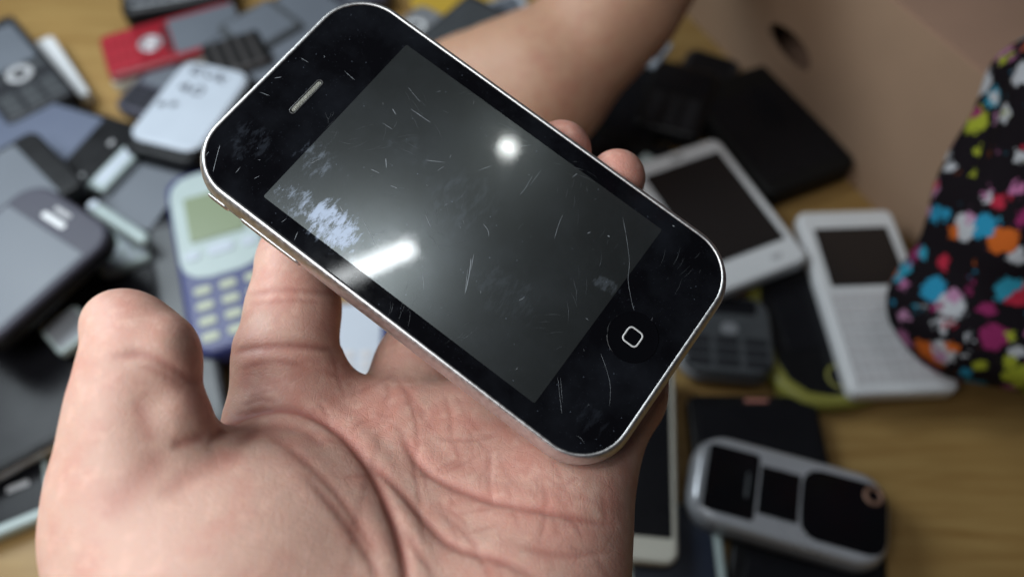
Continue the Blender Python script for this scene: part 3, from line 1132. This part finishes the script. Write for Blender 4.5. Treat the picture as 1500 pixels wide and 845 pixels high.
# white phone back with handwriting
e, L = lying('keypad_phone', 'white phone lying face down with handwriting on its back and a dark lower end', (225, 228), (322, 98), 49, 20, 0.012, 8, 3, BLACK)
wc = slab('white_back', 48, L * .90, 4, 10, 2.5, WHITEB, e, at=(0, L * .045, 17.2))
HW = {'E': [[(1, 1), (0, .9), (0, .1), (1, 0)], [(0, .5), (.7, .55)]], 'v': [[(0, .7), (.4, 0), (.9, .8)]], 'k': [[(0, 1), (0, 0)], [(.8, .7), (0, .4), (.8, 0)]],
      '4': [[(.6, 0), (.6, 1), (0, .4), (1, .35)]], '0': [[(.5, 1), (0, .6), (.2, 0), (.8, .1), (.9, .7), (.5, 1)]], '+': [[(.5, .9), (.5, .1)], [(.1, .5), (.95, .5)]]}


def ink_text(txt, x, y, s, rot, parent, z):
    V, F = [], []
    for i, ch in enumerate(txt):
        for line in HW.get(ch, []):
            P = [Vector((x + math.cos(rot) * (i * 1.25 + p[0]) * s - math.sin(rot) * p[1] * s, y + math.sin(rot) * (i * 1.25 + p[0]) * s + math.cos(rot) * p[1] * s, z)) for p in line]
            for a, b_ in zip(P[:-1], P[1:]):
                t = (b_ - a).normalized()
                nrm = Vector((-t.y, t.x, 0)) * 0.8
                k = len(V)
                V += [tuple(q * MM) for q in (a - nrm - t * .4, a + nrm - t * .4, b_ + nrm + t * .4, b_ - nrm + t * .4)]
                F.append((k, k + 1, k + 2, k + 3))
    return link_mesh('handwriting', V, F, INK, parent, False)


ink_text('Evk', -14, 24, 7.5, math.radians(-5), wc, 4.06)
ink_text('40', -14, 8, 7.5, math.radians(0), wc, 4.07)
ink_text('++', -19, -9, 6, math.radians(15), wc, 4.08)
e, L = lying('keypad_phone', 'violet grey phone peeking out left of the white phone back', (195, 165), (262, 92), 36, 10, 0.004, 8, 3, GREYP)
put(e, 'screen', 0, L * .2, 26, L * .4, 10, SCRG)
keys(e, -14, 14, -L * .42, -L * .05, 3, 4, 10, CHAR, .8)

# --- left stack
e, L = lying('smartphone', 'large black smartphone with bluish screen and two touch keys, left edge', (178, 245), (-70, 165), 66, 10, 0.014, 7, 2, BLACK, frame=CHAR)
put(e, 'screen', 0, L * .12, 58, L * .70, 10, SCRB, 1)
for sx in (-14, 14):
    put(e, 'touch_key', sx, -L * .36, 4, 3, 10, MARK, 1, .5)
e, L = lying('smartphone', 'black phone with grey screen lying on the large black smartphone', (-70, 320), (86, 226), 60, 11, 0.028, 6, 2, BLACK)
put(e, 'screen', 0, -L * .08, 52, L * .72, 11, SCRG, 1)
e, L = lying('smartphone', 'violet black phone with round corner and two pale slots, uppermost at the left', (-95, 470), (112, 298), 66, 12, 0.042, 14, 3, GREYP, BLACK)
put(e, 'screen', 0, -L * .10, 58, L * .72, 12, SCRG, 1)
put(e, 'earpiece', -1, L * .335, 17, 3.6, 12, WHITE, 1.5, .8)
put(e, 'sensor_bar', -1, L * .405, 12, 2.6, 12, MARK, 1.2, .8)
e, L = lying('battery_cover', 'pale greenish strip between the large black smartphone and the grey phone', (138, 275), (196, 215), 12, 6, 0.020, 2, 1, TEALW, cat='phone cover')
put(e, 'inner_rib', 0, 0, 7, L * .8, 6, WHITEB, 1)
e, L = lying('smartphone', 'dark phone with plain grey face below the white phone back', (160, 330), (250, 215), 48, 10, 0.010, 4, 2, BLACK)
put(e, 'screen', 2, 0, 44, L * .88, 10, SCRG, 2)
e, L = lying('stylus', 'pale rounded bar lying aslant above the thumb', (213, 350), (130, 296), 7.5, 7, 0.026, 3.6, 3, TEALW, cat='stylus', group=None)
put(e, 'cap', 0, L * .42, 6.6, L * .12, 7.2, WHITEB, 3)
e, L = lying('flip_phone', 'greenish white crumpled looking phone under the pale bar', (135, 375), (215, 340), 36, 8, 0.010, 6, 2, TEALW)
keys(e, -15, 15, -L * .4, L * .4, 4, 4, 8, WHITEB, .75, 1.2)
e, L = lying('keypad_phone', 'black phone in the dark gap above the thumb tip', (60, 460), (235, 390), 44, 12, 0.002, 6, 2, BLACK)
put(e, 'screen', 0, L * .2, 34, L * .4, 12, SCRN, 1)
keys(e, -17, 17, -L * .44, -L * .08, 3, 4, 12, CHAR, .8)

# --- blue and white keypad phone with green display
e, L = lying('keypad_phone', 'dark grey slab standing against the left side of the blue phone', (300, 640), (245, 318), 26, 18, 0.002, 4, 2, CHAR)
put(e, 'cover_panel', 0, 0, 20, L * .9, 18, GREYD, 3)
e, L = lying('keypad_phone', 'blue and white keypad phone with green display, left of the held phone', (352, 505), (300, 245), 50, 16, 0.010, 12, 4, BLUE)
put(e, 'white_face', 0, L * .17, 45, L * .60, 16.2, TEALW, 14, 1.2, .5)
put(e, 'display', 0, L * .20, 30, L * .26, 17, LCDG, 1.5, .7)
put(e, 'menu_key', 0, L * .005, 15, 7.5, 17, WHITEB, 3.5, 1.6, .6)
for sx in (-1, 1):
    put(e, 'soft_key', sx * 15.5, L * .00, 9, 6, 17, WHITEB, 2.8, 1.4, .5)
keys(e, -20, 20, -L * .46, -L * .15, 3, 4, 16, KEYY, .70, 2.4, 1.6, fy=.55)
e, L = lying('keypad_phone', 'white phone with blue edge seen through the gap between the fingers', (515, 590), (525, 440), 42, 14, 0.006, 8, 3, BLUE)
put(e, 'white_face', -3, 0, 32, L * .92, 14, WHITEB, 6)
keys(e, -16, 10, -L * .4, 0, 3, 4, 14.4, KEYW, .7)

# --- lower left
e, L = lying('smartphone', 'black phone with dark glossy screen and silver edge, left of the thumb', (-110, 640), (112, 525), 76, 10, 0.012, 6, 2, BLACK, frame=SILVER)
put(e, 'screen', 0, 0, 70, L * .86, 10, SCRN, 1)
e, L = lying('smartphone', 'black phone in a pale greenish frame at the lower left edge', (-80, 760), (72, 700), 36, 8, 0.002, 5, 2, TEALW)
put(e, 'screen', -1, 0, 29, L * .90, 8, SCRN, 2)
put(e, 'name_print', -2, L * .2, 3, 10, 8.2, MARK, .5, .3, .1)
e, L = lying('battery_cover', 'small silver corner piece left of the thumb tip', (70, 500), (125, 462), 22, 6, 0.026, 3, 1.5, TEALW, cat='phone cover')
put(e, 'inner_panel', 0, 0, 17, L * .82, 6, SILVERD, 1)

# --- top centre behind the held phone
e, L = lying('flip_phone', 'silver phone with round lens just above the top of the held phone', (570, 70), (640, 15), 30, 14, 0.006, 8, 3, SILVERD)
ring(e, 'lens_ring', 0, L * .05, 7.5, 4, 14, WHITE)
put(e, 'lens', 0, L * .05, 7, 7, 14, SCRN, 3.4)
e, L = lying('smartphone', 'dark grey slab lying across silver phones at the top', (640, 75), (720, 5), 40, 9, 0.020, 3, 1.5, CHAR)
put(e, 'screen', 0, 0, 35, L * .85, 9, GREYD, 1)
e, L = lying('keypad_phone', 'white phone beside the forearm at the top edge', (680, 32), (775, 5), 30, 12, 0.008, 6, 3, WHITEB)
put(e, 'screen', 0, L * .2, 22, L * .35, 12, SCRG)
keys(e, -11, 11, -L * .42, -L * .05, 3, 3, 12, KEYW, .75)
e, L = lying('phone_cover', 'yellow phone cover at the top edge, right of the held phone', (610, 14), (720, -20), 32, 6, 0.003, 5, 2, YELLOW, cat='phone cover')
put(e, 'inner_rib', 0, 0, 20, L * .7, 6, YELLOW, 2)
e, L = lying('keypad_phone', 'grey phone with dark keys above the top corner of the held phone', (430, 6), (560, -30), 40, 13, 0.004, 6, 3, GREYP)
put(e, 'screen', 0, L * .2, 30, L * .35, 13, SCRG)
keys(e, -15, 15, -L * .44, -L * .05, 3, 4, 13, CHAR, .8)

# --- right side
e, L = lying('smartphone', 'plain black phone right behind the forearm, farther end near the white scrap', (890, 205), (955, 95), 52, 10, 0.004, 5, 2, BLACKM)
put(e, 'screen', 0, 0, 45, L * .74, 10, SCRN, 1)
e, L = lying('keypad_phone', 'black phone standing beside the box, behind the white touchscreen phone', (975, 190), (1010, 95), 44, 14, 0.006, 6, 3, BLACK)
put(e, 'screen', 0, L * .22, 34, L * .36, 14, SCRN)
keys(e, -17, 17, -L * .44, 0, 3, 4, 14, CHAR, .8)
e, L = lying('keypad_phone', 'black phone half hidden by the forearm, nearest the fingertips', (862, 238), (905, 150), 40, 12, 0.0, 7, 3, BLACK)
keys(e, -15, 15, -L * .44, 0, 3, 4, 12, CHAR, .8)
put(e, 'screen', 0, L * .24, 30, L * .36, 12, SCRN)
e, L = lying('keypad_phone', 'black phone with a round key touching the corner of the box', (1015, 150), (1050, 78), 38, 13, 0.0, 8, 3, CHAR)
ring(e, 'navigation_ring', 0, 0, 6, 4, 13, GREYD)
put(e, 'screen', 0, L * .26, 28, L * .34, 13, SCRN)
e, L = lying('battery_cover', 'tiny teal scrap beside the ring fingertip', (930, 250), (955, 228), 9, 4, 0.020, 2, 1, TEALW, cat='phone cover')
put(e, 'inner_rib', 0, 0, 5, L * .6, 4, TEALW, 1)
e, L = lying('smartphone', 'black phone under the white touchscreen phone, its corner toward the fingertips', (960, 330), (925, 215), 50, 8, 0.004, 5, 2, BLACKM)
put(e, 'screen', 0, 0, 44, L * .8, 8, SCRN, 1)
e, L = lying('phone_cover', 'small pale violet scrap between the forearm and the box', (950, 92), (975, 60), 12, 5, 0.016, 2, 1, WHITEB, cat='phone cover')
put(e, 'inner_rib', 0, 0, 7, L * .6, 5, GREYP, 1)
e, L = lying('smartphone', 'big matt black slab along the bottom of the cardboard box', (1195, 262), (1065, 110), 66, 16, 0.002, 8, 3, BLACKM)
put(e, 'screen', 0, -L * .05, 56, L * .72, 16, SCRN, 1)

e, L = lying('smartphone', 'white touchscreen phone with dark brown screen, right of the held phone', (1118, 405), (985, 222), 62, 10, 0.016, 6, 2, WHITE)
put(e, 'screen', 0, L * .03, 51, L * .72, 10, SCRBR, 1)
put(e, 'home_key', 14, -L * .415, 7, 3, 10, MARK, 1.4)
put(e, 'earpiece', 0, L * .44, 9, 1.6, 10, GREYD, .7)

e, L = lying('keypad_phone', 'white phone with rows of small pale keys, partly under the flowered sleeve', (1330, 575), (1236, 308), 55, 10, 0.012, 5, 2, WHITE)
put(e, 'screen', 0, L * .22, 42, L * .34, 10, SCRBR, 1)
keys(e, -24, 24, -L * .45, L * .02, 9, 7, 10, KEYW, .86, .8, .7)

e, L = lying('keypad_phone', 'black phone with yellow green rim under the white keyed phone', (1238, 594), (1165, 385), 66, 12, 0.0, 26, 4, YGREEN)
put(e, 'front_face', 1.5, 1.5, 57, L - 9, 12.4, BLACK, 22, 1.2, .5)
put(e, 'screen', 1, L * .12, 42, L * .5, 12.9, SCRN, 3)
ring(e, 'round_key_rim', 2, -L * .32, 7, 5.5, 12.8, YGREEN, .6)
e, L = lying('keypad_phone', 'grey phone with oval keys between the held phone and the yellow green rim', (1068, 548), (1060, 430), 50, 13, 0.004, 12, 4, GREYD, SILVERD)
put(e, 'screen', 0, L * .34, 34, L * .2, 13, SCRN, 3)
put(e, 'centre_key', 2, L * .06, 9, 7, 13, SILVERD, 3.4, 1.2)
for j in range(3):
    for i in range(3):
        put(e, 'key', -15 + 15 * i, -L * .10 - j * L * .13, 13, L * .10, 13, CHAR, 2.4, 1.3)
e, L = lying('smartphone', 'black phone with a small reddish mark above the silver phone', (1120, 695), (1100, 578), 66, 8, 0.002, 5, 2, BLACK)
put(e, 'screen', 0, 0, 58, L * .7, 8, SCRN, 1)
put(e, 'name_print', 2, L * .42, 12, 2, 8.2, MARKR, .5, .3, .1)

# silver slider phone with black panels
e, L = lying('slider_phone', 'silver phone with black panels and a small ring, lower right', (1304, 772), (1012, 692), 44, 14, 0.006, 14, 4, SILVERD)
slab('upper_half', 42.5, L * .975, 7.5, 14, 3.2, SILVER, e, at=(0, 0, 10))
Z = 17.5
put(e, 'top_panel', 0, L * .30, 32, L * .26, Z, GLOSSB, 2, .8)
put(e, 'middle_panel', 0, L * .06, 23, L * .20, Z, GLOSSB, .6, .8)
put(e, 'lower_panel', 0, -L * .26, 33, L * .42, Z, GLOSSB, 8, .8)
put(e, 'chrome_strip', 0, L * .445, 30, 3, Z, SILVERD, 1.2, 1)
put(e, 'name_print', 0, L * .22, 12, 1.6, Z + .4, GREYD, .5, .3, .1)
ring(e, 'camera_ring', 11, -L * .40, 4.6, 2.6, Z + .3, GOLD)
e, L = lying('smartphone', 'black phone under the silver phone at the bottom edge', (1300, 880), (1070, 815), 46, 6, 0.0, 5, 2, BLACK)
put(e, 'screen', 0, 0, 40, L * .8, 6, SCRN, 1)
# white phone beside the hand
e, L = lying('smartphone', 'white phone with black screen standing out right beside the hand', (898, 818), (905, 520), 58, 9, 0.012, 6, 2, CREAM)
put(e, 'screen', 1, L * .02, 50, L * .82, 9, SCRN, 1)
put(e, 'home_key', 0, -L * .45, 9, 3, 9, CREAM, 1.4)
e, L = lying('smartphone', 'navy phone with pale edge at the bottom, between hand and silver phone', (1000, 900), (985, 735), 44, 8, 0.002, 4, 2, TEALW)
put(e, 'screen', -2, 0, 38, L * .95, 8, NAVY, 1)

# ------------------------------------------------------------------ cardboard box with hand hole
CARD = pbsdf('cardboard', (0.33, 0.215, 0.14), 0.85, bump=0.25, bump_scale=220, var=0.14, var_scale=25)
CARDIN = pbsdf('cardboard_inside', (0.37, 0.225, 0.155), 0.9, var=0.1, var_scale=30)


def panel(name, p0, p1, up, h, mat, parent, th=0.004, hole=None, n=40):
    """upright board from p0 to p1, height h along `up`; hole = (fraction along, fraction up, half length, half height) in metres"""
    ax = (p1 - p0)
    Lw = ax.length
    ax.normalize()
    up = Vector(up).normalized()
    nrm = ax.cross(up).normalized()

    def pt(s, t, d):
        return p0 + ax * s + up * t + nrm * d
    V, F = [], []
    if not hole:
        for d in (0, -th):
            V += [pt(0, 0, d), pt(Lw, 0, d), pt(Lw, h, d), pt(0, h, d)]
        F = [(0, 1, 2, 3), (7, 6, 5, 4), (0, 4, 5, 1), (1, 5, 6, 2), (2, 6, 7, 3), (3, 7, 4, 0)]
    else:
        cs, cu, a, b_ = hole[0] * Lw, hole[1] * h, hole[2], hole[3]
        inner, outer = [], []
        for k in range(n):
            ang = 2 * math.pi * k / n
            c, s = math.cos(ang), math.sin(ang)
            inner.append((cs + a * c, cu + b_ * s))
            ts = [((Lw - cs) / c) if c > 1e-9 else (-cs / c if c < -1e-9 else 1e9), ((h - cu) / s) if s > 1e-9 else (-cu / s if s < -1e-9 else 1e9)]
            t = min(ts)
            outer.append((cs + t * c, cu + t * s))
        for d in (0, -th):
            V += [pt(*q, d) for q in inner] + [pt(*q, d) for q in outer]
        for k in range(n):
            j = (k + 1) % n
            F.append((k, n + k, n + j, j))
            F.append((2 * n + k, 2 * n + j, 3 * n + j, 3 * n + k))
            F.append((k, j, 2 * n + j, 2 * n + k))
            F.append((n + k, 3 * n + k, 3 * n + j, n + j))
    o = link_mesh(name, V, F, mat, parent, False)
    return o


box = empty('cardboard_box', 'brown cardboard box with an oval hand hole, top right', 'box')
b0 = on_plane(990, 5, 0.0)
b1 = on_plane(1340, 365, 0.0)
fx = (b1 - b0).normalized()
bk = Vector((-fx.y, fx.x, 0))
if bk.x < 0:
    bk = -bk
bb0 = b0 - fx * 0.12
b1e = b1 + fx * 0.02


def on_wall(px, py):
    d = Vector(RCW @ np.array([(px - CX) / FPX, (py - CY) / FPX, 1.0]))
    o = Vector((0, 0, CAM_H))
    p = o + d * ((bb0 - o).dot(bk) / d.dot(bk))
    return (p - bb0).dot(fx), p.z


wl = (b1e - bb0).length
wall_h = on_wall(1400, 78)[1]
hs, hz = on_wall(1155, 70)
print('BOX', wl, wall_h, hs, hz, on_wall(1125, 42), on_wall(1187, 98))
panel('front_wall', bb0, b1e, (0, 0, 1), wall_h, CARD, box, hole=(hs / wl, hz / wall_h, 0.021, 0.0105))
D = 0.24
panel('side_wall', b1e + bk * 0.0045, b1e + bk * D, (0, 0, 1), wall_h, CARD, box)
panel('back_wall', b1e + bk * D - fx * 0.0045, bb0 + bk * D, (0, 0, 1), wall_h, CARDIN, box)
panel('side_wall', bb0 + bk * (D - 0.0045), bb0 + bk * 0.0045, (0, 0, 1), wall_h, CARD, box)
V = [bb0 + fx * .005 + bk * .005, b1e - fx * .005 + bk * .005, b1e - fx * .005 + bk * (D - .005), bb0 + fx * .005 + bk * (D - .005)]
V = [v + Vector((0, 0, .003)) for v in V] + [v + Vector((0, 0, .006)) for v in V]
link_mesh('bottom', V, [(3, 2, 1, 0), (4, 5, 6, 7), (0, 1, 5, 4), (1, 2, 6, 5), (2, 3, 7, 6), (3, 0, 4, 7)], CARDIN, box, False)
up = Vector((0, 0, wall_h + .002))
panel('top_flap', bb0 + up, b1e + up, bk + Vector((0, 0, .05)), D * .52, CARDIN, box, 0.0035)
panel('top_flap', b1e + bk * D + up - fx * .003, bb0 + bk * D + up + fx * .003, -bk + Vector((0, 0, .12)), D * .46, CARDIN, box, 0.0035)


# ------------------------------------------------------------------ the other person's bare arm and hand
def build_arm():
    f = Field((-75, -260, 330), (190, 20, 470), 1.6)
    D = f.new()
    f.chain(D, [C(1030, -230, 400, 38), C(905, 0, 398, 36), C(835, 95, 400, 30), C(790, 150, 402, 29)], 0)
    f.chain(D, [C(800, 140, 402, 27), C(735, 200, 406, 24)], 18)
    f.chain(D, [C(770, 120, 400, 26), C(690, 175, 404, 22)], 18)
    # thumb side swelling and thumb
    f.chain(D, [C(770, 100, 402, 24), C(705, 112, 404, 18), C(655, 118, 408, 13), C(610, 150, 412, 10.5), C(580, 185, 416, 9)], 22)
    for pts in ([(700, 190), (650, 235), (610, 275), (590, 310)], [(712, 205), (668, 260), (632, 305), (615, 340)], [(728, 215), (695, 280), (665, 325), (650, 355)], [(745, 220), (725, 285), (705, 325), (695, 350)]):
        g = f.new()
        f.chain(g, [C(*p, 408 + 4 * i, 11 - 1.1 * i) for i, p in enumerate(pts)], 4)
        D = np.minimum(D, smin(D, g, 6))
    V, F = f.surface(D)
    V = relax(V, F, 3, 0.5)
    px = np.stack([CX + FPX * V[:, 0] / V[:, 2], CY + FPX * V[:, 1] / V[:, 2]], 1)
    red = 0.5 * np.exp(-(((px[:, 0] - 840) ** 2 + (px[:, 1] - 120) ** 2) / 70 ** 2)) - 0.2
    o = np_mesh('arm', to_world(V), F, SKIN2, attrs={'redness': red, 'crease': np.zeros(len(V))})
    tag(o, 'bare forearm and hand reaching in from the top, behind the held phone', 'arm')
    return o


build_arm()


# ------------------------------------------------------------------ flowered sleeve
def floral_mat():
    m = bpy.data.materials.new('flower_print_cloth')
    m.use_nodes = True
    nt = m.node_tree
    N, L = nt.nodes, nt.links
    b = N['Principled BSDF']
    b.inputs['Roughness'].default_value = 0.85
    b.inputs['Specular IOR Level'].default_value = 0.15
    tc = N.new('ShaderNodeTexCoord')
    base = None
    col = None
    for li, (scale, seed, thr) in enumerate(((74, 0.0, 0.40), (115, 3.7, 0.34))):
        mp = N.new('ShaderNodeMapping')
        mp.inputs['Location'].default_value = (seed, seed * .7, seed * .3)
        L.new(tc.outputs['Object'], mp.inputs[0])
        nz = N.new('ShaderNodeTexNoise')
        nz.inputs['Scale'].default_value = 380
        nz.inputs['Detail'].default_value = 2
        L.new(mp.outputs[0], nz.inputs['Vector'])
        ma = N.new('ShaderNodeVectorMath')
        ma.operation = 'MULTIPLY_ADD'
        ma.inputs[1].default_value = (0.0075,) * 3
        L.new(nz.outputs['Color'], ma.inputs[0])
        L.new(mp.outputs[0], ma.inputs[2])
        vo = N.new('ShaderNodeTexVoronoi')
        vo.inputs['Scale'].default_value = scale
        vo.inputs['Randomness'].default_value = 0.8
        L.new(ma.outputs[0], vo.inputs['Vector'])
        sx = N.new('ShaderNodeSeparateColor')
        L.new(vo.outputs['Color'], sx.inputs[0])
        cr = N.new('ShaderNodeValToRGB')
        cr.color_ramp.interpolation = 'CONSTANT'
        cols = [(0.62, 0.03, 0.07), (0.03, 0.36, 0.60), (0.62, 0.30, 0.50), (0.75, 0.16, 0.02), (0.45, 0.50, 0.04), (0.36, 0.03, 0.15), (0.66, 0.68, 0.72), (0.60, 0.20, 0.42), (0.04, 0.40, 0.58)]
        els = cr.color_ramp.elements
        while len(els) < len(cols):
            els.new(0.5)
        for i, c in enumerate(cols):
            els[i].position = i / len(cols)
            els[i].color = (*[q * 0.62 for q in c], 1)
        L.new(sx.outputs[0], cr.inputs[0])
        mr = N.new('ShaderNodeMapRange')
        mr.inputs[1].default_value = thr
        mr.inputs[2].default_value = thr + 0.05
        mr.inputs[3].default_value = 1
        mr.inputs[4].default_value = 0
        L.new(vo.outputs['Distance'], mr.inputs[0])
        on = N.new('ShaderNodeMath')
        on.operation = 'GREATER_THAN'
        on.inputs[1].default_value = 0.15 if li == 0 else 0.42
        L.new(sx.outputs[1], on.inputs[0])
        mu = N.new('ShaderNodeMath')
        mu.operation = 'MULTIPLY'
        L.new(mr.outputs[0], mu.inputs[0])
        L.new(on.outputs[0], mu.inputs[1])
        mx = N.new('ShaderNodeMix')
        mx.data_type = 'RGBA'
        if col is None:
            mx.inputs[6].default_value = (0.005, 0.003, 0.005, 1)
        else:
            L.new(col, mx.inputs[6])
        L.new(cr.outputs[0], mx.inputs[7])
        L.new(mu.outputs[0], mx.inputs[0])
        col = mx.outputs[2]
    L.new(col, b.inputs['Base Color'])
    wn = N.new('ShaderNodeTexNoise')
    wn.inputs['Scale'].default_value = 1500
    L.new(tc.outputs['Object'], wn.inputs['Vector'])
    bp = N.new('ShaderNodeBump')
    bp.inputs['Strength'].default_value = 0.4
    bp.inputs['Distance'].default_value = 0.0005
    L.new(wn.outputs['Fac'], bp.inputs['Height'])
    L.new(bp.outputs[0], b.inputs['Normal'])
    return m


def build_person():
    # in world mm
    def W(px, py, z, r):
        p = on_plane(px, py, z * MM)
        return (np.array([p.x, p.y, p.z]) * 1000, r)
    f = Field((150, 20, 24), (860, 640, 800), 3.4)
    D = f.new()
    f.chain(D, [W(1428, 455, 60, 32), W(1462, 370, 82, 33), W(1590, 150, 140, 36), (np.array([395.0, 330.0, 235.0]), 58)], 0)
    f.chain(D, [W(1428, 455, 60, 32), W(1510, 456, 64, 34), (np.array([400.0, 180.0, 75.0]), 42)], 14)
    f.chain(D, [(np.array([395.0, 330.0, 235.0]), 58), (np.array([430.0, 345.0, 420.0]), 66), (np.array([400.0, 340.0, 560.0]), 80)], 30)      # unseen upper arm, shoulder and body, added leaning in to shade the table's right
    f.chain(D, [(np.array([700.0, 330.0, 160.0]), 135), (np.array([560.0, 330.0, 420.0]), 140), (np.array([330.0, 290.0, 640.0]), 130), (np.array([235.0, 230.0, 640.0]), 105)], 40)
    V, F = f.surface(D)
    V = relax(V, F, 2, .5)
    N = vertex_normals(V, F)
    fold = 3.6 * np.sin(V[:, 2] / 9 + 1.6 * np.sin(V[:, 1] / 23) + V[:, 0] / 31) * np.sin(V[:, 1] / 17 + V[:, 0] / 19)
    V = V + N * fold[:, None]
    wr = 1.5 * np.sin(V[:, 1] / 4.7 + 2.2 * np.sin(V[:, 2] / 13 + V[:, 0] / 17)) * np.clip(np.sin(V[:, 0] / 14 + V[:, 2] / 21), 0, 1)
    V = V + N * wr[:, None]
    V[:, 2] = np.maximum(V[:, 2], 22.5)
    o = np_mesh('person', V * MM, F, floral_mat())
    tag(o, 'person in black cloth printed with bright flowers, bent elbow resting at the right edge', 'person')


build_person()
